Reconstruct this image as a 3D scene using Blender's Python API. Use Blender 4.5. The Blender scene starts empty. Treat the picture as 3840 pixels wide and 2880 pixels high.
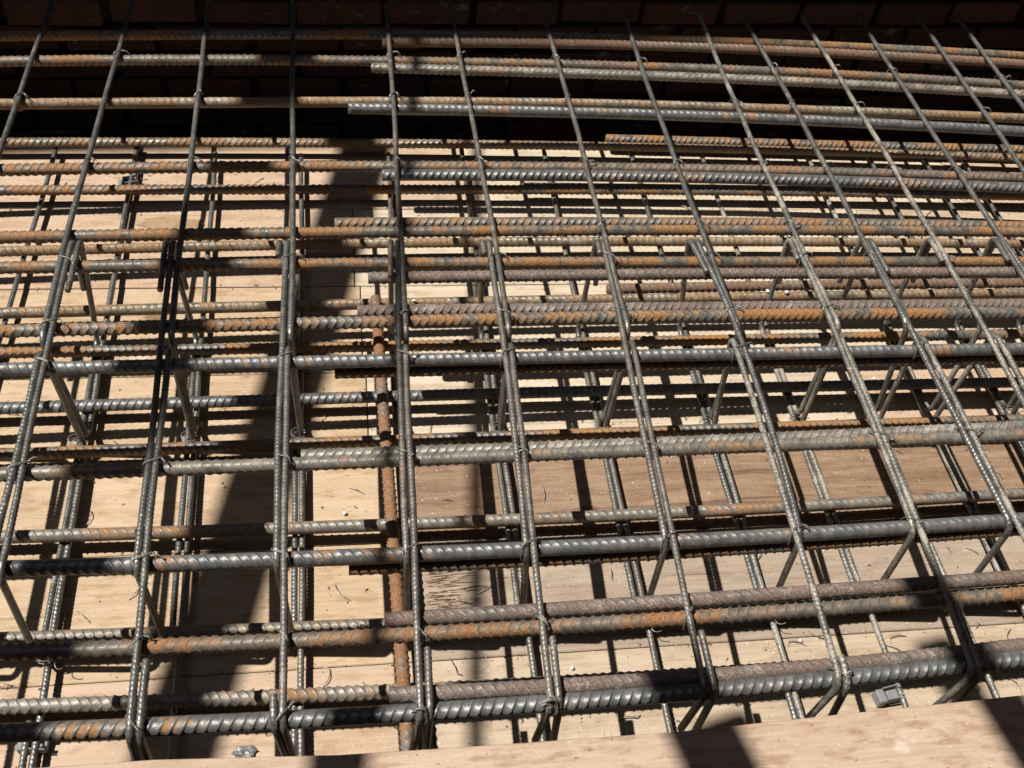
import bpy, math, random
import numpy as np
from mathutils import Matrix, Vector

# ------------------------------------------------------------------ camera, sky, sun, exposure
S = bpy.context.scene
C = S.collection
cam_d = bpy.data.cameras.new('camera'); cam = bpy.data.objects.new('camera', cam_d); C.objects.link(cam)
R3 = Matrix(((0.988031, 0.023971, -0.152383), (-0.1165, 0.76345, -0.635273), (0.101108, 0.645421, 0.757105)))
cam.matrix_world = Matrix.Translation((0, 0, 1.647)) @ R3.to_4x4()
cam_d.lens = 36.39; cam_d.sensor_width = 36; cam_d.clip_start = 0.01; cam_d.clip_end = 500
S.camera = cam

SUN = Vector((0.565, -0.042, -1.0))            # the way the sunlight travels
el = math.atan2(1.0, math.hypot(SUN.x, SUN.y)); az = math.atan2(-SUN.x, -SUN.y)
w = bpy.data.worlds.new('World'); S.world = w; w.use_nodes = True
wn = w.node_tree.nodes; wl = w.node_tree.links
sky = wn.new('ShaderNodeTexSky'); sky.sky_type = 'NISHITA'; sky.sun_disc = False
sky.sun_elevation = el; sky.sun_rotation = az
wn['Background'].inputs[1].default_value = 0.05
wl.new(sky.outputs[0], wn['Background'].inputs[0])
sd = bpy.data.lights.new('sun', 'SUN'); sd.energy = 5.0; sd.angle = math.radians(0.53); sd.color = (1.0, 0.94, 0.86)
so = bpy.data.objects.new('sun', sd); C.objects.link(so); so.location = (-3, 0, 6)
so.rotation_euler = SUN.to_track_quat('-Z', 'Y').to_euler()
S.view_settings.view_transform = 'Standard'; S.view_settings.look = 'None'
S.view_settings.exposure = 0.6; S.view_settings.gamma = 1; S.view_settings.use_curve_mapping = False
S.render.resolution_x = 1024; S.render.resolution_y = 768
S.cycles.max_bounces = 5; S.cycles.diffuse_bounces = 1

rnd = random.Random(7)

# ------------------------------------------------------------------ material helpers
class NT:
    def __init__(s, name):
        s.m = bpy.data.materials.new(name); s.m.use_nodes = True
        s.n = s.m.node_tree.nodes; s.l = s.m.node_tree.links
        s.b = s.n['Principled BSDF']
    def add(s, t, **k):
        n = s.n.new(t)
        for a, v in k.items(): setattr(n, a, v)
        return n
    def set(s, sock, v):
        if hasattr(v, 'is_output') or isinstance(v, bpy.types.NodeSocket): s.l.new(v, sock)
        else: sock.default_value = v
    def noise(s, co, scale, detail=3, rough=.55, dist=0.0):
        n = s.add('ShaderNodeTexNoise'); s.set(n.inputs['Vector'], co)
        n.inputs['Scale'].default_value = scale; n.inputs['Detail'].default_value = detail
        n.inputs['Roughness'].default_value = rough; n.inputs['Distortion'].default_value = dist
        return n.outputs['Fac']
    def math(s, op, a, b=0.0, c=0.0, clamp=False):
        n = s.add('ShaderNodeMath', operation=op, use_clamp=clamp)
        s.set(n.inputs[0], a); s.set(n.inputs[1], b); s.set(n.inputs[2], c)
        return n.outputs[0]
    def ramp(s, v, a, b):
        n = s.add('ShaderNodeMapRange', interpolation_type='SMOOTHSTEP'); s.set(n.inputs['Value'], v)
        n.inputs['From Min'].default_value = a; n.inputs['From Max'].default_value = b
        return n.outputs['Result']
    def mix(s, f, a, b, mode='MIX'):
        n = s.add('ShaderNodeMix', data_type='RGBA', blend_type=mode)
        s.set(n.inputs[0], f); s.set(n.inputs[6], a); s.set(n.inputs[7], b)
        return n.outputs[2]
    def coords(s, scale=(1, 1, 1), rand=True):
        tc = s.add('ShaderNodeTexCoord'); mp = s.add('ShaderNodeMapping')
        mp.inputs['Scale'].default_value = scale
        s.l.new(tc.outputs['Object'], mp.inputs['Vector'])
        if rand:
            oi = s.add('ShaderNodeObjectInfo'); m = s.math('MULTIPLY', oi.outputs['Random'], 37.0)
            cb = s.add('ShaderNodeCombineXYZ'); s.l.new(m, cb.inputs[0]); s.l.new(m, cb.inputs[1]); s.l.new(m, cb.inputs[2])
            s.l.new(cb.outputs[0], mp.inputs['Location'])
        return mp.outputs[0]
    def bump(s, h, dist, strength=1.0):
        n = s.add('ShaderNodeBump'); s.set(n.inputs['Height'], h); n.inputs['Distance'].default_value = dist
        n.inputs['Strength'].default_value = strength
        s.l.new(n.outputs[0], s.b.inputs['Normal'])

def rgb(*c): return (c[0], c[1], c[2], 1.0)

def steel_mat(name, steel, rust, rust_amt, dust=(.34, .29, .22), dust_amt=.3, metal=.35, rough=.42, rib_rust=.2):
    t = NT(name); co = t.coords(); steel, rust, dust = [[c * .78 for c in v_] for v_ in (steel, rust, dust)]
    big = t.noise(co, 7, 2); mid = t.noise(co, 45, 4, .6); fine = t.noise(co, 320, 3, .6)
    at = t.add('ShaderNodeAttribute', attribute_name='rib')
    low = t.math('SUBTRACT', 1.0, at.outputs['Fac'])
    v = t.math('ADD', t.math('MULTIPLY', big, .55), t.math('MULTIPLY', mid, .45))
    v = t.math('MULTIPLY_ADD', fine, .25, t.math('SUBTRACT', v, .125))
    v = t.math('MULTIPLY_ADD', low, rib_rust * .5, v)
    th = .72 - .42 * rust_amt
    rm = t.ramp(v, th, th + .13)
    tone = t.mix(t.ramp(mid, .3, .7), rgb(*[c * .7 for c in steel]), rgb(*[min(1, c * 1.3) for c in steel]))
    rtone = t.mix(t.ramp(fine, .3, .7), rgb(rust[0] * .6, rust[1] * .55, rust[2] * .55), rgb(*[min(1, c * 1.25) for c in rust]))
    col = t.mix(rm, tone, rtone)
    d = t.math('ADD', t.math('MULTIPLY', t.noise(co, 18, 5, .7), .6), t.math('MULTIPLY', fine, .4))
    dth = .66 - .25 * dust_amt
    dm = t.math('MULTIPLY', t.ramp(d, dth, dth + .12), .75)
    col = t.mix(dm, col, rgb(*dust))
    sp = t.ramp(t.noise(co, 520, 2, .5), .70, .76)
    col = t.mix(t.math('MULTIPLY', sp, .8), col, rgb(.42, .40, .36))
    t.set(t.b.inputs['Base Color'], col)
    notd = t.math('SUBTRACT', 1.0, t.math('MAXIMUM', rm, dm))
    t.set(t.b.inputs['Metallic'], t.math('MULTIPLY', notd, metal))
    t.set(t.b.inputs['Roughness'], t.math('MULTIPLY_ADD', t.math('MAXIMUM', rm, dm), .35, rough))
    t.bump(t.math('ADD', t.math('MULTIPLY', fine, .6), t.math('MULTIPLY', mid, .6)), .0012, .8)
    return t.m

OR = (.31, .155, .05); BR = (.19, .11, .07); PU = (.165, .12, .095)
M = {}
M['clean'] = steel_mat('blue_grey_mill_scale', (.155, .16, .16), OR, .16, dust_amt=.3, metal=.3, rough=.42, rib_rust=.22)
M['steel'] = steel_mat('dark_steel_orange_rust', (.15, .145, .13), OR, .31, dust_amt=.4, metal=.25, rough=.45, rib_rust=.34)
M['steel2'] = steel_mat('grey_steel_with_rust', (.21, .195, .17), OR, .22, dust_amt=.55, metal=.25, rough=.45, rib_rust=.28)
M['rusty'] = steel_mat('orange_rust_bar', (.17, .15, .125), (.28, .145, .06), .52, dust=(.34,.26,.18), dust_amt=.4, metal=.2, rough=.48, rib_rust=.1)
M['rust2'] = steel_mat('brown_orange_rusted_bar', (.19, .17, .14), (.25, .125, .055), .74, dust=(.36, .27, .18), dust_amt=.45, metal=.15, rough=.5, rib_rust=.1)
M['brown'] = steel_mat('brown_rust_bar', (.17, .13, .10), BR, .6, dust=(.34, .27, .21), dust_amt=.5, metal=.15, rough=.5)
M['purple'] = steel_mat('purple_brown_rust_bar', (.165, .145, .13), PU, .55, dust=(.36, .30, .26), dust_amt=.6, metal=.15, rough=.45)
M['ochre'] = steel_mat('ochre_dusty_bar', (.20, .175, .135), (.28, .165, .075), .38, dust=(.38, .33, .25), dust_amt=.62, rib_rust=.3)
M['pale'] = steel_mat('pale_dusty_bar', (.24, .225, .20), (.28, .15, .07), .25, dust=(.42, .38, .31), dust_amt=.7, rib_rust=.2)
M['thin'] = steel_mat('thin_bar_grey_steel', (.195, .20, .19), BR, .08, dust=(.38, .36, .32), dust_amt=.4, metal=.6, rough=.36)
M['thin2'] = steel_mat('thin_bar_mud_splashed', (.20, .195, .175), BR, .1, dust=(.42, .38, .32), dust_amt=.75, metal=.5, rough=.42)
M['thinr'] = steel_mat('thin_bar_brown_tinge', (.195, .185, .165), BR, .16, dust=(.38,.35,.31), dust_amt=.45, metal=.55, rough=.42)
M['wire'] = steel_mat('tie_wire', (.30, .29, .27), BR, .12, dust_amt=.1, metal=.5, rough=.35)

def wood_mat(name, base, dark, knot=.5, streak=.5, speck=.3, stain=.3):
    t = NT(name); base = [c * .70 for c in base]; dark = [c * .70 for c in dark]
    g = t.coords((3.2, 60, 60)); co = t.coords()
    g2 = t.noise(t.coords((9, 260, 260)), 1.0, 3, .6)
    warp = t.noise(co, 3.5, 2)
    grain = t.noise(g, 1.0, 5, .6, .8)
    wv = t.add('ShaderNodeTexWave', wave_type='BANDS', bands_direction='Y', wave_profile='SIN')
    t.set(wv.inputs['Vector'], t.coords((.35, 1, 1))); wv.inputs['Scale'].default_value = 6; wv.inputs['Distortion'].default_value = 14
    wv.inputs['Detail'].default_value = 3; wv.inputs['Detail Scale'].default_value = 1.2
    big = t.noise(t.coords((1, 2, 2)), 4.5, 3, .55)
    fine = t.noise(co, 260, 3, .6)
    gm = t.math('ADD', t.math('MULTIPLY', t.ramp(grain, .35, .75), .55 * streak), t.math('MULTIPLY', wv.outputs['Fac'], .28 * streak))
    gm = t.math('MULTIPLY_ADD', t.ramp(g2, .38, .66), .38 * streak, gm)
    gm = t.math('MULTIPLY_ADD', t.ramp(big, .42, .72), .4 * stain, gm, clamp=True)
    col = t.mix(gm, rgb(*base), rgb(*dark))
    col = t.mix(t.math('MULTIPLY', t.ramp(t.noise(co, 1.6, 2), .45, .7), .3), col, rgb(min(1, base[0] * 1.12), base[1] * 1.12, base[2] * 1.15))
    mott = t.noise(t.coords((1.5, 5, 5)), 11, 4, .65)
    col = t.mix(t.math('MULTIPLY', t.ramp(mott, .47, .68), .9 * stain), col, rgb(dark[0] * .82, dark[1] * .74, dark[2] * .66))
    col = t.mix(t.math('MULTIPLY', t.ramp(t.noise(t.coords((2, 9, 9)), 17, 3, .6), .55, .75), .35), col, rgb(base[0] * 1.1, base[1] * 1.1, base[2] * 1.12))
    # knots
    vo = t.add('ShaderNodeTexVoronoi'); t.set(vo.inputs['Vector'], t.coords((1.0, 2.0, 0.0))); vo.inputs['Scale'].default_value = 2.6
    kd = t.math('ADD', vo.outputs['Distance'], t.math('MULTIPLY', warp, .08))
    km = t.math('MULTIPLY', t.math('SUBTRACT', 1.0, t.ramp(kd, .075, .13)), knot)
    col = t.mix(km, col, rgb(dark[0] * .45, dark[1] * .36, dark[2] * .3))
    # dirt specks and pale cement splashes
    v2 = t.noise(co, 150, 2, .5); col = t.mix(t.math('MULTIPLY', t.ramp(v2, .69, .74), .65), col, rgb(dark[0] * .35, dark[1] * .3, dark[2] * .28))
    v3 = t.noise(t.coords((1, 1, 1)), 190, 2, .5); col = t.mix(t.math('MULTIPLY', t.ramp(v3, .70, .74), speck * 1.6), col, rgb(.6, .57, .51))
    v4 = t.noise(t.coords((1, 1.7, 1)), 6.5, 4, .65); col = t.mix(t.math('MULTIPLY', t.ramp(v4, .66, .74), speck), col, rgb(.57, .53, .47))
    # cracks along the grain
    ck = t.ramp(t.noise(t.coords((1.4, 60, 60)), 1.0, 2, .4), .70, .725)
    col = t.mix(t.math('MULTIPLY', ck, .55 * streak), col, rgb(dark[0] * .3, dark[1] * .25, dark[2] * .22))
    t.set(t.b.inputs['Base Color'], col); t.b.inputs['Roughness'].default_value = .72
    t.bump(t.math('ADD', t.math('MULTIPLY', grain, .6), t.math('ADD', t.math('MULTIPLY', fine, .3), t.math('MULTIPLY', g2, .5))), .0022, .8)
    return t.m

WD = {
 'peach': wood_mat('peach_plank', (.61, .455, .33), (.40, .26, .15), .7, .5, .5, .55),
 'yellow': wood_mat('yellow_plank', (.615, .467, .318), (.40, .265, .14), .8, .6, .4, .65),
 'cream': wood_mat('cream_plank', (.69, .60, .465), (.46, .34, .22), .6, .5, .4, .5),
 'brown': wood_mat('brown_weathered_plank', (.38, .26, .17), (.22, .13, .075), .9, .9, .6, .7),
 'grey': wood_mat('grey_beige_plank', (.46, .375, .29), (.30, .22, .155), .3, .9, .5, .5),
 'beige': wood_mat('pale_beige_plank', (.60, .49, .365), (.38, .28, .18), .5, .6, .5, .55),
 'pink': wood_mat('pinkish_board', (.60, .465, .36), (.40, .265, .165), .7, .7, .4, .8),
}

def plain(name, col, rough=.6, metal=0.0, var=.25, scale=30, bump=.001):
    t = NT(name); co = t.coords(); n = t.noise(co, scale, 4, .6)
    t.set(t.b.inputs['Base Color'], t.mix(n, rgb(*[c * (1 - var) for c in col]), rgb(*[min(1, c * (1 + var)) for c in col])))
    t.b.inputs['Roughness'].default_value = rough; t.b.inputs['Metallic'].default_value = metal
    t.bump(n, bump); return t.m

def brick_mat():
    t = NT('old_red_brick'); co = t.coords(); oi = t.add('ShaderNodeObjectInfo')
    n = t.noise(co, 22, 5, .65); f = t.noise(co, 140, 3, .6)
    a = t.mix(oi.outputs['Random'], rgb(.042, .02, .015), rgb(.085, .036, .025))
    col = t.mix(t.math('MULTIPLY', t.ramp(n, .4, .7), .7), a, rgb(.04, .028, .022))
    w_ = t.ramp(t.noise(t.coords((1, 1, 2.2)), 9, 5, .7), .60, .70)
    col = t.mix(t.math('MULTIPLY', w_, .6), col, rgb(.26, .26, .25))
    t.set(t.b.inputs['Base Color'], col); t.b.inputs['Roughness'].default_value = .9
    t.bump(t.math('ADD', n, f), .004); return t.m
M['brick'] = brick_mat()
def wall_mat():
    t = NT('brickwork_beyond'); tc = t.add('ShaderNodeTexCoord'); sx = t.add('ShaderNodeSeparateXYZ'); cb = t.add('ShaderNodeCombineXYZ')
    t.l.new(tc.outputs['Object'], sx.inputs[0]); t.l.new(sx.outputs[0], cb.inputs[0]); t.l.new(sx.outputs[2], cb.inputs[1])
    b = t.add('ShaderNodeTexBrick'); t.l.new(cb.outputs[0], b.inputs['Vector'])
    b.inputs['Scale'].default_value = 1; b.inputs['Brick Width'].default_value = .225; b.inputs['Row Height'].default_value = .075
    b.inputs['Mortar Size'].default_value = .005; b.inputs['Color1'].default_value = rgb(.11, .045, .03)
    b.inputs['Color2'].default_value = rgb(.17, .07, .045); b.inputs['Mortar'].default_value = rgb(.15, .135, .12)
    n = t.noise(tc.outputs['Object'], 30, 4, .6)
    t.set(t.b.inputs['Base Color'], t.mix(t.math('MULTIPLY', n, .5), b.outputs['Color'], rgb(.12, .07, .05)))
    t.b.inputs['Roughness'].default_value = .9; t.bump(t.math('SUBTRACT', n, b.outputs['Fac']), .006); return t.m
M['wall'] = wall_mat()
M['mortar'] = plain('grey_mortar', (.06, .048, .04), .95, var=.6, scale=14, bump=.006)
M['soil'] = plain('dark_soil', (.10, .075, .05), .95, scale=12, bump=.01)
M['plastic'] = plain('grey_plastic', (.17, .175, .185), .65, 0, .35, 60, .0003)
M['scaf'] = plain('galvanised_tube', (.35, .36, .37), .45, .6, .15)
M['foil'] = plain('crumpled_foil', (.17, .17, .17), .5, .4, .4, 60, .002)
M['stone'] = plain('white_grit', (.58, .56, .52), .7, 0, .1)
M['mud'] = plain('dried_mud', (.27, .185, .105), .95, 0, .4, 25, .004)

# ------------------------------------------------------------------ mesh helpers
def link(name, me, mat, parent=None, label=None, cat=None, group=None, kind=None):
    me.materials.append(mat) if mat and not me.materials else None
    o = bpy.data.objects.new(name, me); C.objects.link(o)
    return tag(o, parent, label, cat, group, kind)
def tag(o, parent=None, label=None, cat=None, group=None, kind=None):
    if parent: o.parent = parent
    if label: o['label'] = label
    if cat: o['category'] = cat
    if group: o['group'] = group
    if kind: o['kind'] = kind
    return o
def empty(name, loc, **k):
    o = bpy.data.objects.new(name, None); C.objects.link(o); o.location = loc; o.empty_display_size = .05
    return tag(o, **k)
def mesh_np(name, V, F, smooth=True, attr=None):
    """V (n,3), F (m,4) quads or list of polygons"""
    me = bpy.data.meshes.new(name)
    if isinstance(F, np.ndarray):
        me.vertices.add(len(V)); me.vertices.foreach_set('co', np.ascontiguousarray(V, dtype=np.float32).ravel())
        m = len(F); me.loops.add(m * 4); me.loops.foreach_set('vertex_index', np.ascontiguousarray(F, dtype=np.int32).ravel())
        me.polygons.add(m); me.polygons.foreach_set('loop_start', np.arange(0, m * 4, 4, dtype=np.int32))
        me.update(calc_edges=True)
    else:
        me.from_pydata([tuple(v) for v in V], [], F); me.update()
    me.polygons.foreach_set('use_smooth', np.full(len(me.polygons), smooth, dtype=bool))
    if attr is not None:
        a = me.attributes.new('rib', 'FLOAT', 'POINT'); a.data.foreach_set('value', attr.astype(np.float32))
    return me
def centre(V):
    c = np.array([(V[:, 0].min() + V[:, 0].max()) / 2, (V[:, 1].min() + V[:, 1].max()) / 2, V[:, 2].min()])
    return V - c, c
def frames(P, ref):
    P = np.asarray(P, float); d = np.linalg.norm(np.diff(P, axis=0), axis=1); s = np.r_[0, np.cumsum(d)]
    T = np.gradient(P, s, axis=0); T /= np.linalg.norm(T, axis=1)[:, None]
    ref = np.asarray(ref, float); B = ref - T * (T @ ref)[:, None]; B /= np.linalg.norm(B, axis=1)[:, None]
    N = np.cross(B, T); return s, T, B, N
def sample(s0, A, s): return np.stack([np.interp(s, s0, A[:, i]) for i in range(3)], -1)
def rebar_mesh(name, P, ref, r, pitch, hr, nseg, phases, k, roll):
    P = np.asarray(P, float); s0, T, B, N = frames(P, ref); L = s0[-1]
    n = int(L / pitch); base = np.arange(n)[:, None] * pitch + np.array([p for p, _ in phases])[None, :] * pitch
    hi = np.tile(np.array([h for _, h in phases], float), n)
    si = np.r_[0, 0.0005, base.ravel() + .002, L]; hi = np.r_[0, 0, hi, 0]
    keep = np.r_[True, True, (si[2:-1] < L - .002), True]; si = si[keep]; hi = hi[keep]
    th = np.arange(nseg) / nseg * 2 * math.pi
    sh = np.where(th < math.pi, th / math.pi - .5, 1.5 - th / math.pi) * k
    amp = np.abs(np.sin(th)) ** .75; lon = (amp < .05) * .6
    s = si[:, None] + sh[None, :]; s[0, :] = 0; s[-1, :] = L; s = np.clip(s, 0, L)
    rr = r - hr * .5 + hr * np.maximum(hi[:, None] * amp[None, :], lon[None, :])
    wv = .82 + .22 * np.interp(si, np.linspace(0, L, max(4, int(L / .035))), np.random.RandomState(rnd.randrange(9999)).uniform(-1, 1, max(4, int(L / .035))))
    rr = r - hr * .5 + (rr - r + hr * .5) * wv[:, None] + np.random.RandomState(3).uniform(-1, 1, rr.shape) * hr * .05
    rr[0, :] = r * .93; rr[-1, :] = r * .93
    pos = sample(s0, P, s); b = sample(s0, B, s); nn = sample(s0, N, s)
    a = th + roll
    V = pos + rr[..., None] * (np.cos(a)[None, :, None] * b + np.sin(a)[None, :, None] * nn)
    m = len(si); V = V.reshape(-1, 3)
    i = np.arange(m - 1)[:, None] * nseg; j = np.arange(nseg)[None, :]; j2 = (j + 1) % nseg
    F = np.stack([i + j, i + nseg + j, i + nseg + j2, i + j2], -1).reshape(-1, 4)
    rib = (hi[:, None] * amp[None, :]).ravel()
    # caps: fans of quads made from a centre vertex pair
    V = np.vstack([V, P[0], P[-1]]); c0 = len(V) - 2; c1 = len(V) - 1; rib = np.r_[rib, 0, 0]
    jj = np.arange(0, nseg, 2)
    F = np.vstack([F, np.stack([np.full_like(jj, c0), jj, (jj + 1) % nseg, (jj + 2) % nseg], -1),
                   np.stack([np.full_like(jj, c1), (m - 1) * nseg + (jj + 2) % nseg, (m - 1) * nseg + (jj + 1) % nseg, (m - 1) * nseg + jj], -1)])
    V, c = centre(V); return mesh_np(name, V, F, True, rib), c
THICK = dict(pitch=.0150, hr=.0021, nseg=14, phases=[(0, 0), (.56, 0), (.68, 1), (.82, 1), (.93, 0)], k=.024)
THIN = dict(pitch=.0078, hr=.0010, nseg=8, phases=[(0, 0), (.45, 0), (.7, 1)], k=.007)
def bar(name, P, ref, r, prm, mat, roll=None, kk_=None, **k):
    me, c = rebar_mesh(name, P, ref, r, prm['pitch'], prm['hr'], prm['nseg'], prm['phases'], (kk_ or prm['k'] * rnd.uniform(.85, 1.1)) * rnd.choice((1, 1, -1)), rnd.uniform(0, 6.28) if roll is None else roll)
    o = link(name, me, M[mat] if isinstance(mat, str) else mat, **k); o.location = c; return o
def tube(P, r, n=6, closed=False):  # swept circle
    P = np.asarray(P, float)
    if closed: P = np.vstack([P, P[:1]])
    s, T, B, N = frames(P, (0.013, 0.021, 1.0))
    a = np.arange(n) / n * 2 * math.pi; r = np.broadcast_to(np.asarray(r, float), (len(P),))
    V = P[:, None] + r[:, None, None] * (np.cos(a)[None, :, None] * B[:, None] + np.sin(a)[None, :, None] * N[:, None])
    i = np.arange(len(P) - 1)[:, None] * n; j = np.arange(n)[None, :]
    F = np.stack([i + j, i + n + j, i + n + (j + 1) % n, i + (j + 1) % n], -1).reshape(-1, 4)
    return V.reshape(-1, 3), F
def joinVF(L):
    V = []; F = []; o = 0
    for v, f in L: V.append(v); F.append(f + o); o += len(v)
    return np.vstack(V), np.vstack(F)
def smooth_pts(P, n=8):
    P = np.asarray(P, float); t = np.arange(len(P)); Q = np.vstack([2 * P[0] - P[1], P, 2 * P[-1] - P[-2]]); out = []
    for i in range(len(P) - 1):
        p0, p1, p2, p3 = Q[i:i + 4]
        for u in np.arange(n) / n: out.append(.5 * (2 * p1 + (p2 - p0) * u + (2 * p0 - 5 * p1 + 4 * p2 - p3) * u * u + (3 * p1 - p0 - 3 * p2 + p3) * u ** 3))
    out.append(P[-1]); return np.array(out)
def fillet(P, rad, n=7):
    P = [np.asarray(p, float) for p in P]; out = [P[0]]
    for a, b, c in zip(P, P[1:], P[2:]):
        u = a - b; v = c - b; lu, lv = np.linalg.norm(u), np.linalg.norm(v); u /= lu; v /= lv
        ang = math.acos(max(-1, min(1, float(u @ v))))
        if ang > 2.9: out.append(b); continue
        d = min(rad / math.tan(ang / 2), lu * .45, lv * .45); rr = d * math.tan(ang / 2)
        ctr = b + (u + v) / np.linalg.norm(u + v) * (rr / math.sin(ang / 2))
        p, q = b + u * d, b + v * d; e0 = (p - ctr); e1 = (q - ctr); w0 = math.acos(max(-1, min(1, float(e0 @ e1) / (rr * rr))))
        for i in range(n + 1):
            tt = i / n; out.append(ctr + (math.sin((1 - tt) * w0) * e0 + math.sin(tt * w0) * e1) / math.sin(w0))
    out.append(P[-1]); return np.array(out)
def densify(P, step=.04):
    P = np.asarray(P, float); o = [P[0]]
    for a, b in zip(P, P[1:]):
        n = max(1, int(np.linalg.norm(b - a) / step))
        for i in range(1, n + 1): o.append(a + (b - a) * i / n)
    return np.array(o)
def box_mesh(name, x0, x1, y0, y1, z0, z1, bev=.002, wob=0, sub=1):
    import bmesh
    bm = bmesh.new(); bmesh.ops.create_cube(bm, size=1)
    for v in bm.verts: v.co = Vector((x0 + (v.co.x + .5) * (x1 - x0), y0 + (v.co.y + .5) * (y1 - y0), z0 + (v.co.z + .5) * (z1 - z0)))
    if bev: bmesh.ops.bevel(bm, geom=bm.edges[:], offset=bev, segments=1, affect='EDGES')
    me = bpy.data.meshes.new(name); bm.to_mesh(me); bm.free(); return me
def box(name, c, sz, mat, bev=.002, rot=(0, 0, 0), **k):
    me = box_mesh(name, -sz[0] / 2, sz[0] / 2, -sz[1] / 2, sz[1] / 2, -sz[2] / 2, sz[2] / 2, bev)
    o = link(name, me, mat, **k); o.location = c; o.rotation_euler = rot; return o

# ------------------------------------------------------------------ setting: soil, plank deck, brick wall
g = mesh_np('ground', np.array([(-30, -30, 0), (30, -30, 0), (30, 30, 0), (-30, 30, 0)], float), [(0, 1, 2, 3)], False)
go = link('ground', g, M['soil'], label='dark soil under the timber deck', kind='structure'); go.location = (0, 0, -.62)

DZ = 0.0
deck = empty('floor', (0, 1.2, -.02 + DZ), kind='structure', label='sunlit timber formwork deck under the reinforcement')
def plank(x0, x1, y0, y1, mat, dz=0, rot=0):
    me = box_mesh('plank', x0, x1, y0, y1, -.022, 0, .0015)
    cx, cy = (x0 + x1) / 2, (y0 + y1) / 2
    for v in me.vertices: v.co.x -= cx; v.co.y -= cy
    o = link('plank', me, WD[mat], parent=deck); o.location = (cx, cy - 1.2, .02 + dz); o.rotation_euler = (0, 0, rot)
rows = [  # y0, y1, [(x_end, material) ...] from left to right
 (.285, .528, [(.40, 'beige'), (2.9, 'beige')]),
 (.530, .772, [(.118, 'peach'), (1.62, 'beige'), (2.9, 'peach')]),
 (.775, 1.008, [(.100, 'yellow'), (1.35, 'grey'), (2.9, 'beige')]),
 (1.011, 1.246, [(.098, 'yellow'), (1.75, 'brown'), (2.9, 'grey')]),
 (1.249, 1.424, [(.030, 'yellow'), (1.10, 'cream'), (2.9, 'peach')]),
 (1.427, 1.678, [(.024, 'yellow'), (2.05, 'cream'), (2.9, 'beige')]),
 (1.681, 1.940, [(.012, 'peach'), (1.30, 'cream'), (2.9, 'beige')]),
 (1.943, 2.185, [(.30, 'peach'), (1.62, 'cream'), (2.9, 'peach')])]
for y0, y1, cols in rows:
    x = -2.2
    for xe, mt in cols:
        plank(x, xe - .002, y0 - .0009, y1 + .0007, mt, rnd.uniform(-.0008, .0008)); x = xe

wall = empty('brick_wall', (0, 2.53, -.62), label='tall old red brick wall in deep shade behind the bars', cat='wall')
wall.rotation_euler = (0, 0, .05); WH = 4.32
o = box('sky_block_upper_wall', (0, .47, 2.75), (17, .25, 5.5), M['wall'], 0, parent=wall)  # unseen set-back top, shaped to keep sky light off the mat
o = box('added_ledge', (0, .25, WH - .05), (17, .19, .1), M['mortar'], 0, parent=wall)  # added step joining the wall to its set-back top
o = box('wall_core', (0, .035, WH / 2), (17, .25, WH), M['wall'], 0, parent=wall)
# mortar bed and single bricks where the wall comes into view
o = box('mortar_bed', (.65, -.0925, .60), (4.06, .005, 1.2), M['mortar'], 0, parent=wall)
bm_ = [box_mesh('brick', -.1075 + a, .1075 - b, -.02, .02, -.0325, .0325, .004) for a, b in ((0, 0), (.002, .001), (.0005, .003))]
for r_ in range(16):
    for c_ in range(18):
        me = bm_[rnd.randrange(3)]
        if not me.materials: me.materials.append(M['brick'])
        o = bpy.data.objects.new('brick', me); C.objects.link(o); o.parent = wall
        o.location = (-1.25 + c_ * .225 + (r_ % 2) * .1125 + rnd.uniform(-.005, .005), -.108 + rnd.uniform(-.006, .006), .04 + r_ * .075 + rnd.uniform(-.003, .003))
        o.rotation_euler = (rnd.uniform(-.03, .03), rnd.uniform(-.02, .02), rnd.uniform(-.02, .02)); o.scale = (rnd.uniform(.94, 1.0), 1, rnd.uniform(.9, 1.03))

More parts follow.
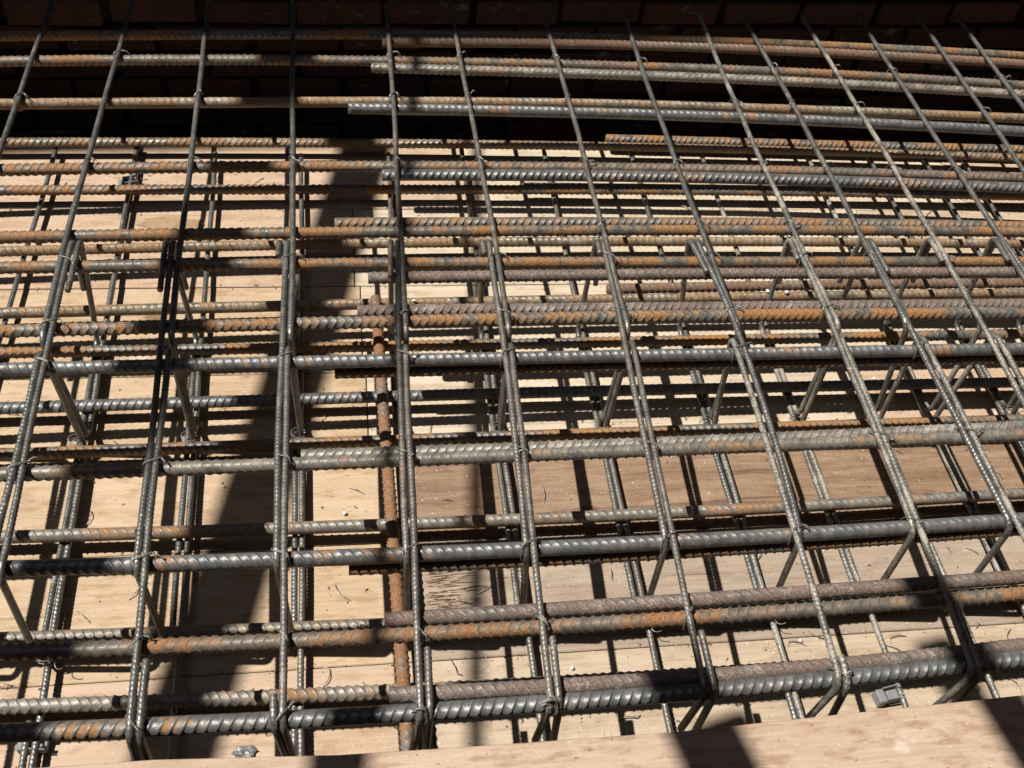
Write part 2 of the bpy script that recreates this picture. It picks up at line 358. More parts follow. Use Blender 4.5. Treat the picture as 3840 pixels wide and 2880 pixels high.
# ------------------------------------------------------------------ thick bars running left to right
ZT, ZB, RT = .280, .041, .0118
TB = {
 'T0': ((2.24474, .04056, -.02776), None, 'steel', 'dark thick bar in full shade, closest to the brick wall'),
 'T1r': ((2.20983, .05057, -.03504), .089, 'brown', 'brown rusty bar along the shade edge, farthest of the sunlit bars'),
 'T2': ((2.13346, .02476, -.02788), None, 'rusty', 'long orange rusted bar lying just behind the pale dusty far lap bar'),
 'T2b': ((2.10856, -.00052, -.01862), .06, 'pale', 'pale dusty far lap bar in front of the farthest full-width orange bar'),
 'T3': ((1.97233, .02337, -.0214), None, 'ochre', 'long ochre dusty thick bar of the upper layer just behind the clean steel lap bar'),
 'T3b': ((1.94898, .00584, -.0222), .005, 'clean', 'clean dark steel far lap bar with bold slanted ribs and leftmost cut end'),
 'T4': ((1.74592, .01566, -.02056), None, 'rusty', 'long upper bar with bright orange rust patches above the pale far planks'),
 'T4b': ((1.71819, .01399, -.022), .071, 'clean', 'grey-violet lap bar tight in front of the orange patched bar over far planks'),
 'T5': ((1.54298, .0138, -.01156), None, 'steel', 'dark upper bar with orange rib gaps, just before the thin stirrups double'),
 'T5b': ((1.56869, .01282, -.01482), -.027, 'rusty', 'brown orange bar half hidden behind the dark orange-gapped upper bar'),
 'T6': ((1.45306, .00197, -.00454), None, 'steel', 'long dark steel bar with orange flecks right behind the stirrup wire knots'),
 'T6b': ((1.41455, .00617, -.00371), .034, 'purple', 'dull purple-brown lap bar with blunt cut end over the whitish plank'),
 'T7': ((1.30095, .01038, -.00853), None, 'steel', 'dark upper bar with rusty crest, in front of the reddish lap bar in mid picture'),
 'T7b': ((1.32788, .0021, -.00442), .012, 'purple', 'reddish purple lap bar lying behind the rusty crested bar in mid picture'),
 'T8': ((1.20649, .0006, -.00166), None, 'clean', 'clean blue-grey thick bar with round broad ribs across the middle of the mat'),
 'T8b': ((1.20500, .0006, -.00166), -.03, 'steel', 'rusty bar hanging in shadow directly beneath the clean blue-grey middle bar'),
 'T9': ((.99148, .00173, .00474), None, 'steel2', 'grey thick bar with orange rib gaps, fourth row of upper bars from the front board'),
 'T9b': ((1.00646, -.00267, .01074), -.084, 'pale', 'pale dusty lap bar lying behind the grey fourth-row bar'),
 'T10': ((.81568, -.00973, .016), None, 'clean', 'dark steel bar with large slanted ribs, third row of upper bars from the front board'),
 'T10b': ((.81250, -.00973, .016), -.012, 'steel', 'shaded lap bar under the large-ribbed steel bar in the third row from the front'),
 'T11': ((.68474, -.01287, .01765), None, 'rusty', 'rusty orange bar with smooth crest, second row of upper bars from the front board'),
 'T11b': ((.70924, -.00063, .00932), .038, 'purple', 'purple-brown slant-ribbed lap bar lying behind the orange second-row bar'),
 'T12b': ((.59636, -.02953, .03836), .04, 'purple', 'purple-brown speckled lap bar of the front row, rough cut end on the left'),
 'T12': ((.56943, -.01206, .02688), None, 'clean', 'clean blue-grey ribbed bar nearest the front board'),
 'B1': ((2.14345, 0.00545, -0.01247), None, 'ochre', 'farthest bar of the lower layer, lit only along its top'),
 'B2': ((1.96524, 0.00686, -0.00908), None, 'steel', 'shaded rusty lower bar under the far orange patched bar'),
 'B3': ((1.77245, 0.01626, -0.01282), None, 'ochre', 'ochre dusty lower bar seen between two dark upper bars behind mid mat'),
 'B4': ((1.58067, 0.01339, -0.00386), None, 'ochre', 'ochre strongly ribbed lower bar over the whitish plank'),
 'B5': ((1.45808, -0.00068, 0.00181), None, 'steel', 'dark rusty lower bar with lens shaped shadows behind the clean middle bar'),
 'B6': ((1.32235, 0.00232, -0.00403), None, 'clean', 'grey lower bar just in front of the clean blue-grey middle bar'),
 'B7': ((1.21177, 0.00388, -0.00154), None, 'steel', 'orange-grey lower bar at the feet of the middle row of stirrup legs'),
 'B8': ((1.02213, -0.00962, 0.01143), None, 'steel2', 'lower bar over the plank joint behind the large-ribbed steel bar'),
 'B9': ((0.82524, -0.018, 0.00792), None, 'steel2', 'brown-grey lower bar showing behind the orange second-row bar at left'),
 'B10': ((0.707, -0.02329, 0.01537), None, 'steel2', 'grey lower bar with orange rib gaps behind the front row at left'),
 'B1b': ((2.18844, -0.02121, 0.0), 0.669, 'steel', 'purplish grey far lower lap bar with cut end at upper right'),
 'B2b': ((1.98257, -0.01237, 0.0), 0.424, 'pale', 'dusty far lower lap bar glimpsed as a pale line at right'),
 'B4b': ((1.60348, 0.03189, -0.01082), 0.572, 'brown', 'rusty lower lap bar at right behind the ochre ribbed bar'),
}
rolls = {'T12': -1.95, 'T8': -1.9, 'T10': .9, 'T9': -.35, 'T9b': -1.0, 'T7': -.45, 'T11': -.45, 'T3b': .8, 'T4b': .8, 'T11b': .9, 'T12b': .7, 'T3': .9, 'T5': -.4, 'T6': -.35, 'T6b': -.6, 'B4': .8, 'B8': .8, 'B7': .9, 'B6': -1.9}
for n, (c, xs, mt, lab) in TB.items():
    z = ZT if n[0] == 'T' else ZB
    if n in ('T8b', 'T10b'): z = ZT - .0255
    ymid = c[0]; x0 = (-1.25 if ymid > 1.2 else -1.05) if xs is None else xs
    x1 = 2.45 if ymid > 1.2 else 1.9
    X = np.arange(x0, x1, .05); wob = sum(.0013 * math.sin(i * 2.1 + hash_) * np.sin(X * (2 + i) + hash_ * i) for i, hash_ in ((1, rnd.random() * 6), (2, rnd.random() * 6)))
    Y = c[0] + c[1] * X + c[2] * X * X
    P = np.stack([X, Y, np.full_like(X, z) + wob * .8], -1)
    bar('thick_rebar' if not n.endswith('b') else 'lap_rebar', P, (0, 0, 1), RT if mt != 'clean' else RT + .0006, THICK, mt,
        roll=rolls.get(n), kk_={'T8': .017, 'T12': .017, 'T10': .029, 'T3b': .029, 'B6': .018}.get(n), label=lab, cat='rebar', group='thick ribbed reinforcing bars running left to right')
def TY(n, x): c = TB[n][0]; return c[0] + c[1] * x + c[2] * x * x

# rusty bar laid lengthways over the lower bars
P = densify([(.0535, 1.575, .0655), (.0594, 1.23, .0650), (.0664, .877, .0650), (.0711, .6215, .0650), (.0763, .30, .0650)], .05)
bar('loose_rebar', P, (0, 0, 1), .0122, THICK, 'rust2', roll=.3, label='rusty orange thick bar running away from the viewer across the lower bars', cat='rebar')

# ------------------------------------------------------------------ thin bars and stirrups running away from the viewer
ZN, ZP, RN = .2975, .0235, .0058
A = {0: (-.6981, .01379, 0), 1: (-.50739, -.02361, .01377), 2: (-.27794, -.0291, .00595), 3: (-.10503, .00966, -.0069),
     4: (.05649, .04486, -.01067), 5: (.26151, .0356, -.01548), 6: (.4735, .04146, -.01436), 7: (.80441, -.10124, .02457),
     8: (1.01807, -.12205, .03093), 9: (1.01778, .05664, -.02405), 10: (1.20231, .02149, -.01237), 11: (1.47164, -.10701, .02249),
     12: (1.53291, -.00748, 0), 13: (1.63278, -.00047, 0), 14: (1.83, 0, 0), 15: (2.03, 0, 0)}
H1 = {0: (-.712, .0, 0), 1: (-.47054, -.04756, .01827), 2: (-.31939, .01852, -.01445), 3: (-.10575, -.0202, .00844), 4: (.0652, .00058, .01159),
      5: (.19717, .09812, -.03329), 6: (.46413, .00586, .01093), 7: (.51416, .35236, -.15736), 8: (.85636, .05844, -.01976),
      9: (1.07144, -.01328, 0), 10: (1.19, .012, 0), 11: (1.352, .002, 0), 12: (1.505, 0, 0), 13: (1.64, 0, 0), 14: (1.82, 0, 0)}
H2 = {0: (-.70, .0, 0), 1: (-.51785, .00523, 0), 2: (-.27704, -.03749, .0115), 3: (-.08252, -.04657, .0221), 4: (.07194, .01162, .00528),
      5: (.24342, .02543, .00433), 6: (.47354, .0002, .01974), 7: (.65809, .04721, -.01304), 8: (.82467, .1459, -.06397),
      9: (1.0736, .00683, -.00803), 10: (1.222, .001, 0), 11: (1.366, 0, 0), 12: (1.518, 0, 0), 13: (1.653, 0, 0), 14: (1.833, 0, 0)}
PB = {0: (-0.73023, .01696), 1: (-0.49159, -.00895), 2: (-0.28132, -.01996), 3: (-0.09027, -.01258), 4: (0.08037, .00702), 5: (0.28322, -.00031),
      6: (0.49494, -.00026), 7: (0.72427, .00057), 8: (0.90956, .00375), 9: (1.085, .0), 10: (1.21116, 0), 11: (1.39788, -.006),
      12: (1.54423, 0), 13: (1.6603, 0), 14: (1.84702, 0), 15: (2.04888, 0)}
ORD = ['leftmost', 'second', 'third', 'fourth', 'fifth', 'sixth', 'seventh', 'eighth', 'ninth', 'tenth', 'eleventh', 'twelfth', 'thirteenth', 'fourteenth', 'fifteenth', 'sixteenth']
def q(c, y): return c[0] + c[1] * y + (c[2] * y * y if len(c) > 2 else 0)
def line(c, ya, yb, z, step=.06):
    f1, f2 = rnd.uniform(0, 6), rnd.uniform(0, 6)
    return [(x + .0011 * math.sin(y * 7 + f1) + .0007 * math.sin(y * 17 + f2), y, z + (.0008 * math.sin(y * 21 + f2) if z > .1 else 0)) for x, y, z in line0(c, ya, yb, z, step)]
def line0(c, ya, yb, z, step=.06):
    n = max(2, int(abs(yb - ya) / step)); return [(q(c, y), y, z) for y in np.linspace(ya, yb, n)]
def hoop(name, ctop, cbot, yn, yf, tail, dx, mat, lab, bdx=0.0, close=True):
    """closed stirrup with a hook tail: starts at the free tail end, down, along the bottom, up, back over the top"""
    near = tail < (yn + yf) / 2
    ya, yb = (yn, yf) if near else (yf, yn)
    top2 = (ctop[0] + dx,) + tuple(ctop[1:]); cb = (cbot[0] + bdx, cbot[1])
    P = line(top2, tail, ya, ZN) + line(cb, ya, yb, ZP) + line(ctop, yb, ya, ZN) + [(q(ctop, ya) - dx * .6, ya + (.002 if near else -.002), ZN - .13)]
    P = fillet(densify_corners(P), .021); P = densify(P, .03)
    return bar(name, P, (1, .001, .002), RN, THIN, mat, label=lab, cat='stirrup', group='thin steel stirrups round the thick bars')
def densify_corners(P):
    out = []
    for p in P:
        if not out or np.linalg.norm(np.array(p) - np.array(out[-1])) > 1e-5: out.append(p)
    return out
mats = ['thin', 'thin', 'thin', 'thin', 'thinr', 'thinr', 'thinr', 'thin', 'thin2', 'thin', 'thin2', 'thin', 'thin', 'thin', 'thin', 'thin']
for k in range(16):
    far = 2.372 - (.02 if k % 3 == 1 else 0) + rnd.uniform(-.01, .01)
    P = line(A[k], far, 1.254, ZN) + line((PB[k][0] + .0062, PB[k][1]), 1.254, 2.155 + rnd.uniform(-.04, .01), ZP)
    P = densify(fillet(densify_corners(P), .021), .04)
    bar('long_stirrup', P, (1, .001, .002), RN, THIN, mats[k],
        label='long thin stirrup reaching into the wall shade, %s from the left' % ORD[k],
        cat='stirrup', group='long thin stirrups reaching to the wall')
for k in range(15):
    sgn = -1 if q(H1[k], 1.35) < q(A[k], 1.35) else 1
    dxt = {1: .013, 2: -.0118, 4: -.0118, 7: -.0118, 9: .012}.get(k, -.0118)
    tl = {1: 1.37, 2: 1.37, 3: 1.46, 4: 1.40, 5: 1.46, 6: 1.46, 7: 1.405, 8: 1.44, 9: 1.40}.get(k, 1.43)
    hoop('stirrup', H1[k], PB[k], .802, 1.508, tl, dxt, mats[k],
         'thin closed stirrup over the middle bar rows, %s from the left' % ORD[k], bdx=-.0062)
    dn = {2: .0125, 4: .0122, 5: .0124, 6: .0122, 8: .0122}.get(k, -.0122 if k in (1, 3) else .0122)
    tn = {2: .662, 4: .653, 5: .658, 6: .653, 8: .67}.get(k, .60 if k in (3, 7, 1) else .65)
    hoop('stirrup', H2[k], PB[k], .558, 1.234, tn, dn, mats[(k + 1) % 16] if k % 2 else mats[k],
         'thin closed stirrup bent down beside the front board, %s from the left' % ORD[k], bdx=.0062)
# short bottom bars under the front board
for k, lab in ((1, 'short thin floor bar beside the second stirrup, passing under the front board'), (3, 'short thin floor bar beside the fourth stirrup, passing under the front board'),
               (7, 'short thin floor bar beside the eighth stirrup, passing under the front board')):
    P = line((PB[k][0] - .0065, PB[k][1]), .705, .30, ZP); bar('floor_rebar', P, (1, .001, .002), RN, THIN, 'thin', label=lab, cat='rebar', group='short thin floor bars at the front')

# ------------------------------------------------------------------ tie wires
TIES = [[-0.676, 1.949], [-0.496, 2.125], [-0.313, 1.973], [-0.504, 1.742], [-0.11, 1.752], [-0.112, 1.47], [-0.507, 1.468], [0.105, 1.986], [0.268, 2.145], [0.272, 1.968], [0.271, 1.761], [0.275, 1.462], [0.497, 2.126], [0.498, 1.986], [0.503, 1.741], [0.505, 1.552], [0.499, 1.46], [0.705, 2.145], [0.704, 1.748], [0.897, 1.98], [1.031, 2.132], [1.194, 2.105], [1.199, 1.971], [1.043, 1.753], [0.704, 1.557], [0.903, 1.552], [1.355, 2.121], [1.204, 1.734], [1.208, 1.549], [1.526, 1.969], [1.639, 2.102], [1.36, 1.741], [0.702, 1.455], [0.897, 1.455], [1.06, 1.455], [-0.506, 1.207], [-0.308, 0.993], [-0.112, 1.207], [0.085, 1.303], [0.088, 1.202], [0.28, 1.308], [0.268, 1.205], [0.267, 0.99], [0.083, 0.99], [0.494, 1.30], [0.491, 0.99], [0.706, 1.30], [0.715, 1.207], [0.903, 1.30], [0.898, 0.99], [1.069, 1.207], [1.203, 1.45], [1.217, 1.30], [-0.307, 0.818], [-0.108, 0.815], [-0.285, 0.570], [-0.1, 0.570], [0.078, 0.809], [0.265, 0.812], [0.085, 0.687], [0.26, 0.686], [0.088, 0.571], [0.267, 0.568], [0.479, 0.815], [0.69, 0.81], [0.683, 0.575], [0.482, 0.689], [0.897, 0.7], [0.912, 0.605], [-.51, 1.30], [-.30, 1.742], [-.305, 1.455], [-.51, .99], [.09, 1.742], [.09, 2.13], [.9, 1.742], [1.05, 1.97], [.9, .81], [1.06, .99], [-.112, .99], [-.1, .687], [-.29, .687]]
top_rows = [n for n in TB if n[0] == 'T' and not n.endswith('b')]
rowname = {n: 13 - i for i, n in enumerate(['T0', 'T1r', 'T2', 'T3', 'T4', 'T5', 'T6', 'T7', 'T8', 'T9', 'T10', 'T11', 'T12'])}
ROWN = dict(T0='bar by the wall', T1r='brown bar at the shade edge', T2='farthest orange bar', T3='far ochre bar', T4='orange patched far bar', T5='dark bar before the doubling', T6='bar behind the knots',
            T7='rusty crested bar', T8='blue-grey middle bar', T9='grey fourth-row bar', T10='large-ribbed third-row bar', T11='orange second-row bar', T12='nearest blue-grey bar')
seen = set()
def tie_mesh(x0, x1, yc, dyw, tail_dir, tail_len, dbl):
    """saddle tie: crosses over the thin bars, down and under the thick bar"""
    a0, a1 = x0 - RN - .0012, x1 + RN + .0012; s = 1 if rnd.random() < .5 else -1; L = []
    cx = (a0 + a1) / 2
    for j in range(2 if dbl else 1):
        o = (j - .5) * .0024 if dbl else 0; y_ = .0125 * s
        pts = [(a0, yc - y_ * .6 + o, ZN + .003), (a0 + .003, yc - y_ * .3 + o, ZN + RN + .0004), (cx, yc + o, ZN + RN + .0012), (a1 - .003, yc + y_ * .3 + o, ZN + RN + .0004), (a1, yc + y_ * .6 + o, ZN + .003),
               (a1 + .001, yc + y_ * 1.12 + o, ZN - .012), (a1 - .002, yc + y_ * .95 + o, ZT - .009), (cx + .002, yc + o, ZT - .0138), (a0 + .002, yc - y_ * .95 + o, ZT - .009), (a0 - .001, yc - y_ * 1.12 + o, ZN - .012), (a0, yc - y_ * .6 + o, ZN + .003)]
        L.append(tube(smooth_pts(pts, 4), .0008, 5))
    p = np.array([a1, yc + .0125 * s * .5, ZN + .003]); d = np.array(tail_dir, float); d /= np.linalg.norm(d)
    for ph in (0, math.pi):
        n = 12; u = np.linspace(0, 1, n); e1 = np.cross(d, (0, 0, 1.)); e1 /= np.linalg.norm(e1); e2 = np.cross(d, e1)
        fan = np.where(u > .75, (u - .75) * .015, 0)[:, None] * (e1 * math.cos(ph))[None]
        pts = p + d * (u * tail_len)[:, None] + .0011 * (np.cos(u * 16 + ph)[:, None] * e1 + np.sin(u * 16 + ph)[:, None] * e2) + fan - np.array([0, 0, 1])[None] * ((u * 1.3) ** 3 * tail_len * .35)[:, None]
        L.append(tube(pts, .0008, 5))
    return joinVF(L)
for x, y in TIES:
    n = min(top_rows, key=lambda t: abs(TY(t, x) - y)); yc = TY(n, x)
    xs = [q(A[k], yc) for k in range(16) if 1.26 < yc < 2.4] + [q(H1[k], yc) for k in range(15) if .80 < yc < 1.5] + [q(H2[k], yc) for k in range(15) if .56 < yc < 1.22]
    xs = [v for v in xs if abs(v - x) < .022] or [x]
    kk = min(range(16), key=lambda k: abs(q(A[k], 1.4) - x))
    key = (kk, n); 
    if key in seen: continue
    seen.add(key)
    V, F = tie_mesh(min(xs), max(xs), yc, 0, (rnd.uniform(.2, 1) * rnd.choice((1, 1, -1)), rnd.uniform(-1, .6), rnd.uniform(.1, .8)), rnd.uniform(.012, .026), rnd.random() < .65)
    V, c = centre(V); o = link('tie_wire', mesh_np('tie_wire', V, F), M['wire'],
        label='tie wire on %s stirrup line from left at the %s' % (ORD[kk], ROWN[n]),
        cat='tie wire', group='tie wires at the bar crossings'); o.location = c
# ties at the stirrup feet
for i, (x, y) in enumerate([[-0.508, 1.236], [-0.306, 1.236], [-0.104, 1.236], [0.283, 1.236], [0.492, 1.236], [0.711, 1.236], [0.905, 1.236], [1.39, 1.236], [-0.494, 0.806], [.717, .806], [.49, .806]]):
    L = []
    for j in range(3):
        t = np.linspace(0, 2 * math.pi, 15); L.append(tube(np.stack([x + .0145 * np.cos(t), y - .002 + .0105 * np.sin(t), .036 + j * .0055 + .003 * np.cos(t + j * 2)], -1), .0008, 5))
    t = np.linspace(0, 5.5, 16); L.append(tube(np.stack([x + .018 + .007 * np.cos(t) + t * .001, y - .006 - .004 * t * .6 + .006 * np.sin(t), .040 + .007 * np.sin(t * 1.0 + 1)], -1), .0008, 5))
    V, F = joinVF(L); V, c = centre(V)
    lab = 'curled tie wire at foot of %s stirrup from left, %s feet' % (ORD[min(range(16), key=lambda k: abs(q(PB[k], 1.2) - x))], 'middle' if y > 1 else 'front')
    o = link('tie_wire', mesh_np('tie_wire', V, F), M['wire'], label=lab, cat='tie wire', group='tie wires at the stirrup feet'); o.location = c

# ------------------------------------------------------------------ wire offcuts on the deck
OFF = [[-0.556, 0.842], [-0.484, 2.045], [-0.655, 2.018], [-0.211, 2.044], [-0.293, 1.408], [-0.449, 1.258], [-0.514, 1.758], [-0.174, 1.433], [-0.646, 1.334], [-0.457, 0.892], [-0.19, 0.872], [-0.557, 0.779], [-0.054, 0.75], [-0.476, 1.088], [0.012, 0.729], [0.162, 0.759], [0.228, 0.905], [0.186, 0.88], [0.185, 0.8], [-0.026, 0.911], [0.022, 1.052], [0.003, 1.126], [0.172, 1.096], [0.257, 1.081], [0.461, 0.919], [0.649, 0.928], [0.753, 0.942], [1.137, 0.931], [1.185, 0.928], [1.127, 0.773], [1.18, 0.747], [0.965, 0.756], [0.815, 0.775], [0.771, 0.76], [0.949, 0.739], [1.147, 0.655], [1.119, 0.674], [0.443, 0.649], [0.528, 0.634], [0.735, 0.643], [1.122, 1.171], [1.321, 1.097], [-0.057, 1.307], [0.152, 1.264], [0.839, 1.944], [1.576, 1.891], [1.5, 1.928], [-0.461, 1.357], [-0.315, 2.043], [.60, 1.62], [1.02, 1.36], [-.38, .93], [-.36, 1.62], [.36, 1.10]]
near_side = ['in the front gap', 'in the second gap', 'in the third gap', 'at mid deck', 'at the far deck']
for i, (x, y) in enumerate(OFF):
    L_ = rnd.uniform(.018, .05); a = rnd.uniform(0, 6.28); cv = rnd.uniform(-60, 60); n = 10; hk = rnd.random() < .35
    pts = []; px, py = 0., 0.; 
    for j in range(n):
        pts.append((px, py, .0012 + .004 * math.sin(j / (n - 1) * math.pi) * rnd.uniform(.6, 1.2))); st = L_ / n
        a += cv * st * .6 + (1.0 if hk and j == n - 3 else 0); px += math.cos(a) * st; py += math.sin(a) * st
    V, F = tube(smooth_pts(pts, 3), .0009, 5); V, c = centre(V)
    row = 0 if y < .70 else 1 if y < .9 else 2 if y < 1.15 else 3 if y < 1.6 else 4
    kx = min(range(16), key=lambda k: abs(q(PB[k], y) - x)); side = 'left' if x < q(PB[kx], y) else 'right'
    o = link('wire_offcut', mesh_np('wire_offcut', V, F), M['wire'], label='%s %s offcut %s, %s, %s of %s stirrup' % ('tiny' if L_ < .024 else 'short' if L_ < .032 else 'middling' if L_ < .041 else 'long', 'hooked' if hk else ('nearly straight' if abs(cv) < 15 else 'curved' if abs(cv) < 40 else 'tightly curled'), near_side[row], 'by thick bar' if abs(y - min((TY(n_, x) for n_ in TB if n_[0] == 'B'), key=lambda v: abs(v - y))) < .045 else 'clear of bars', side, ORD[kx]),
             cat='wire offcut', group='wire offcuts lying on the deck'); o.location = (x, y, DZ + .0002)

# ------------------------------------------------------------------ plastic spacers, grit, foil, mud
def spacer(x, y, rz, lab, zs=.7):
    e = empty('rebar_spacer', (x, y, DZ), label=lab, cat='spacer', group='grey plastic spacers clipped to the floor bars'); e.rotation_euler = (0, 0, rz); e.scale = (.68, .7, zs)
    box('block', (-.028, 0, .017), (.022, .034, .034), M['plastic'], .003, parent=e)
    box('side_plate', (.002, .0155, .030), (.048, .0032, .024), M['plastic'], .001, rot=(0, 0, .05), parent=e)
    box('side_plate', (.002, -.0155, .030), (.048, .0032, .024), M['plastic'], .001, rot=(0, 0, -.03), parent=e)
    box('foot', (.008, 0, .013), (.034, .026, .026), M['plastic'], .002, parent=e)
    for s in (-1, 1): box('clip', (.021, .010 * s, .038), (.006, .008, .022), M['plastic'], .0012, rot=(0, -.25, 0), parent=e)
spacer(.9035, .648, .12, 'grey plastic spacer in front of the nearest blue-grey bar at lower right')
spacer(-.4925, .672, -.1, 'grey plastic spacer half hidden between the two nearest thick bars at lower left', .6)
spacer(-.505, 2.015, .3, 'grey plastic spacer far back on the deck at upper left')

def lump(name, c, sz, mat, seed, sub=2, amp=.35, **k):
    import bmesh
    bm = bmesh.new(); bmesh.ops.create_icosphere(bm, subdivisions=sub, radius=1); rr = random.Random(seed)
    for v in bm.verts:
        f = 1 + rr.uniform(-amp, amp); v.co = Vector((v.co.x * f * sz[0], v.co.y * f * sz[1], max(-.3, v.co.z) * f * sz[2]))
    me = bpy.data.meshes.new(name); bm.to_mesh(me); bm.free(); o = link(name, me, mat, **k); o.location = c; return o
lump('crumpled_foil', (-.181, .640, .003 + DZ), (.018, .009, .005), M['foil'], 3, 3, .28, label='small crumpled silver foil scrap on the deck near the front board', cat='foil scrap')
lump('mud_clod', (-.40, 1.885, .001 + DZ), (.068, .026, .004), M['mud'], 5, 3, .22, label='flat patch of dried yellow-brown mud on the far left deck', cat='mud')
for i, (x, y, z) in enumerate([(.136, 1.5725, .0565), (.510, 1.5826, .0565), (.940, 1.592, .0565), (.985, 1.588, .0565), (-.10, 1.232, .004), (-.02, 1.075, .004), (.36, .742, .003), (.78, .765, .003), (1.08, .73, .003), (1.14, 1.37, .003)]):
    lump('grit_piece', (x, y, z + (DZ if z < .02 else 0)), (.0055 if i < 4 else .004,) * 3, M['stone'], i, 1, .15,
         label=['white pellet resting on the ochre lower bar left of the sixth stirrup', 'white pellet resting on the ochre lower bar by the seventh stirrup', 'white pellet resting on the ochre lower bar by the ninth stirrup, left one of two',
                'white pellet resting on the ochre lower bar by the ninth stirrup, right one of two', 'white pellet on the deck behind the fourth stirrup foot', 'white pellet on the yellow plank left of the loose rusty bar',
                'white grit crumb on the front planks right of the sixth stirrup', 'white grit crumb on the front planks right of the eighth stirrup', 'white grit crumb on the front planks at far right', 'white grit crumb on the peach plank mid right'][i],
         cat='grit', group='white pellets and grit crumbs')

# ------------------------------------------------------------------ front board and side form
EDGE = [(-1.3, .527), (-.2579, .5197), (-.0256, .5074), (.1741, .5048), (.4264, .5035), (.6531, .5098), (.9379, .5172), (1.9, .533)]
V = []; 
for x, y in EDGE: V += [(x, y, .31), (x, y - .0025, .276), (x, .215, .31), (x, .215, .276)]
F = []
for i in range(len(EDGE) - 1):
    a = i * 4; b = a + 4; F += [(a, a + 2, b + 2, b), (a + 1, b + 1, b + 3, a + 3), (a, b, b + 1, a + 1), (a + 2, a + 3, b + 3, b + 2)]
F += [(0, 1, 3, 2), (len(V) - 4, len(V) - 2, len(V) - 1, len(V) - 3)]
V = np.array(V); Vc, c = centre(V); me = mesh_np('front_board', Vc, F, False)
o = link('front_board', me, WD['pink'], label='pinkish wooden board with two soft shadows, along the bottom of the view', cat='board'); o.location = c
md = o.modifiers.new('bevel', 'BEVEL'); md.width = .0015; md.segments = 1; md.limit_method = 'ANGLE'
box('side_form', (.3, .430, .137), (3.2, .02, .272), WD['beige'], .001, label='upright formwork side under the front board', cat='formwork board')

# ------------------------------------------------------------------ scaffold standing over the mat, out of view, that casts the soft shadows
ZS = 2.9; OX, OY = -.565 * (ZS - ZN), .042 * (ZS - ZN)
def beam(name, xa, ya, xb, yb, wdt, th, lab, z=ZS, mat=None):
    L = math.hypot(xb - xa, yb - ya); a = math.atan2(yb - ya, xb - xa)
    return box(name, ((xa + xb) / 2, (ya + yb) / 2, z), (L, wdt, th), mat or WD['grey'], .003, rot=(0, 0, a), label=lab, cat='scaffold board')
def sh(x, y): return x + OX, y + OY
xa, ya = sh(-.14 - .2176 * (2.10 + .75), -.75); xb, yb = sh(-.14 + .2176 * .17, 2.27)
beam('scaffold_plank', xa, ya, xb, yb, .116, .038, 'long scaffold plank spanning high over the left of the mat')
xa, ya = sh(.019 + .097 * (-.75 - .679), -.75); xb, yb = sh(.019 + .097 * (2.27 - .679), 2.27)
V, F = tube(np.array([(xa, ya, ZS), ((xa + xb) / 2, (ya + yb) / 2, ZS), (xb, yb, ZS)]), .0125, 12); V, c = centre(V)
o = link('scaffold_pole', mesh_np('scaffold_pole', V, F), M['scaf'], label='slim scaffold pole spanning high over the mat', cat='scaffold pole'); o.location = c
for (cx, cy, sl, ye, wd, lab) in ((-.012, .567, .15, .615, .062, 'short scaffold plank end beside the slim pole'), (.448, .57, -.25, .650, .088, 'short scaffold plank end, middle one of three'),
                                  (.897, .58, -.2, .765, .062, 'short scaffold plank end, rightmost of three')):
    xa, ya = sh(cx + sl * (-.75 - cy), -.75); xb, yb = sh(cx + sl * (ye - cy), ye); beam('scaffold_plank', xa, ya, xb, yb, wd, .038, lab)
V, F = tube(np.array([(-3.4, -.6, ZS - .045), (0, -.6, ZS - .045), (3.2, -.6, ZS - .045)]), .024, 12); V, c = centre(V)
o = link('scaffold_pole', mesh_np('scaffold_pole', V, F), M['scaf'], label='level scaffold pole behind the viewer carrying the planks', cat='scaffold pole'); o.location = c
for x, lab in ((-3.3, 'upright scaffold pole at the left behind the viewer'), (3.1, 'upright scaffold pole at the right behind the viewer')):
    V, F = tube(np.array([(x, -.648, -.62), (x + .001, -.648, 1.2), (x, -.648, ZS + .1)]), .024, 12)
    V, c = centre(V)
    o = link('scaffold_pole', mesh_np('scaffold_pole', V, F), M['scaf'], label=lab, cat='scaffold pole'); o.location = c

# ------------------------------------------------------------------ unseen walls and platforms added round the mat to cut the sky light
def add_block_wall(c, sz, lab):  # wall added out of view to hold back sky light
    e = empty('sky_block_wall', (c[0], c[1], -.62), label=lab, cat='wall')
    o = box('wall_core', (0, 0, sz[2] / 2), sz, M['wall'], 0, parent=e); return e
add_block_wall((0, -2.3, 0), (17, .25, 6.8), 'tall unseen brick wall added behind the viewer to block sky light')
add_block_wall((5.2, 0, 0), (.25, 4.2, 6.8), 'tall unseen brick wall added on the right to block sky light')
add_block_wall((-4.4, 0, 0), (.25, 4.2, 5.4), 'unseen brick wall added on the left to block sky light')
plat = empty('sky_block_platform', (1.64, .6, ZS), label='unseen boarded platform added high on the right to block sky light', cat='scaffold')  # overhead boards added to shut out the sky above the mat
for i in range(14):
    box('plank', (-.72 + i * .228, rnd.uniform(-.02, .02), 0), (.222, 3.3, .038), WD['grey'], .002, parent=plat)
for y in (-1.4, 0, 1.4): box('bearer', (.75, y, -.06), (3.3, .08, .08), M['scaf'], .004, parent=plat)
plat2 = empty('sky_block_platform', (-.6, -1.5, ZS), label='unseen boarded platform added overhead behind the viewer to block sky light', cat='scaffold')
for i in range(11): box('plank', (rnd.uniform(-.02, .02), -.72 + i * .228, -.04), (4.4, .222, .038), WD['grey'], .002, parent=plat2)
plat3 = empty('sky_block_platform', (-3.6, .6, ZS), label='unseen boarded platform added high on the left to block sky light', cat='scaffold')
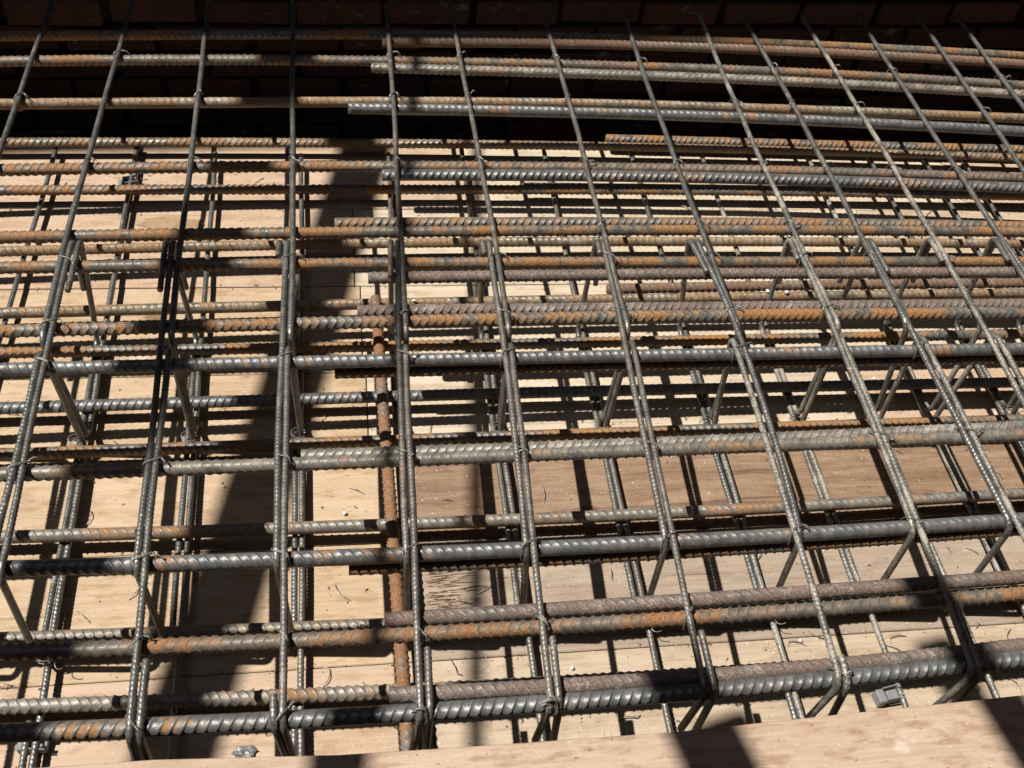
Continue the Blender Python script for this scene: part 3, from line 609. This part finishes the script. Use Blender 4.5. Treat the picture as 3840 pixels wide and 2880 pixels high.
for i in range(6): box('plank', (-.57 + i * .228, rnd.uniform(-.02, .02), 0), (.222, 3.3, .038), WD['grey'], .002, parent=plat3)

# ------------------------------------------------------------------ sawdust, rust flakes and splinters strewn over the deck
rr = random.Random(11); V = []; F = []
for i in range(2600):
    if rr.random() < .35: y = rr.choice([.529, .7735, 1.0095, 1.2475, 1.4255, 1.6795, 1.9415]) + rr.gauss(0, .006); x = rr.uniform(-.9, 2.2)
    else: x = rr.uniform(-.9, 2.2); y = rr.uniform(.45, 2.15)
    L_ = rr.choice((.0012, .0016, .002, .003, .006)) * rr.uniform(.6, 1.3); W_ = min(L_, .0012 + rr.random() * .001); a = rr.uniform(0, 3.14); c_, s_ = math.cos(a), math.sin(a); z = DZ + .0012; b = len(V)
    for u, v in ((-1, -1), (1, -1), (1, 1), (-1, 1)): V.append((x + (u * L_ * c_ - v * W_ * s_) * .5, y + (u * L_ * s_ + v * W_ * c_) * .5, z + rr.uniform(0, .0012)))
    V.append((x, y, z + .0018)); F += [(b, b + 1, b + 4), (b + 1, b + 2, b + 4), (b + 2, b + 3, b + 4), (b + 3, b, b + 4)]
t = NT('flakes'); g = t.add('ShaderNodeNewGeometry'); r1 = t.ramp(g.outputs['Random Per Island'], .5, .55); r2 = t.ramp(g.outputs['Random Per Island'], .8, .82)
t.set(t.b.inputs['Base Color'], t.mix(r2, t.mix(r1, rgb(.10, .06, .035), rgb(.22, .13, .07)), rgb(.55, .50, .42))); t.b.inputs['Roughness'].default_value = .8
o = link('sawdust', mesh_np('sawdust', np.array(V), F, False), t.m, kind='stuff', label='sawdust, rust flakes and splinters strewn over the deck boards')

# torn, splintered veneer at the left end of the grey plank and pale cement dribbles on the left front plank
V = []; F = []
for i in range(190):
    x = .118 + abs(rr.gauss(0, .045)); y = rr.uniform(.845, .955); L_ = rr.uniform(.006, .045); W_ = rr.uniform(.0003, .0009); h_ = rr.uniform(.0004, .0018); b = len(V)
    V += [(x, y - W_, DZ + .0008), (x, y + W_, DZ + .0008), (x + L_, y + W_ * .2, DZ + .0006), (x + L_ * .3, y, DZ + .001 + h_)]
    F += [(b, b + 2, b + 3), (b + 1, b + 3, b + 2), (b, b + 3, b + 1)]
t = NT('torn_veneer'); g = t.add('ShaderNodeNewGeometry')
t.set(t.b.inputs['Base Color'], t.mix(g.outputs['Random Per Island'], rgb(.12, .07, .036), rgb(.34, .25, .17))); t.b.inputs['Roughness'].default_value = .85
link('splinters', mesh_np('splinters', np.array(V), F, False), t.m, kind='stuff', label='torn brown splinters at the left end of the grey plank')
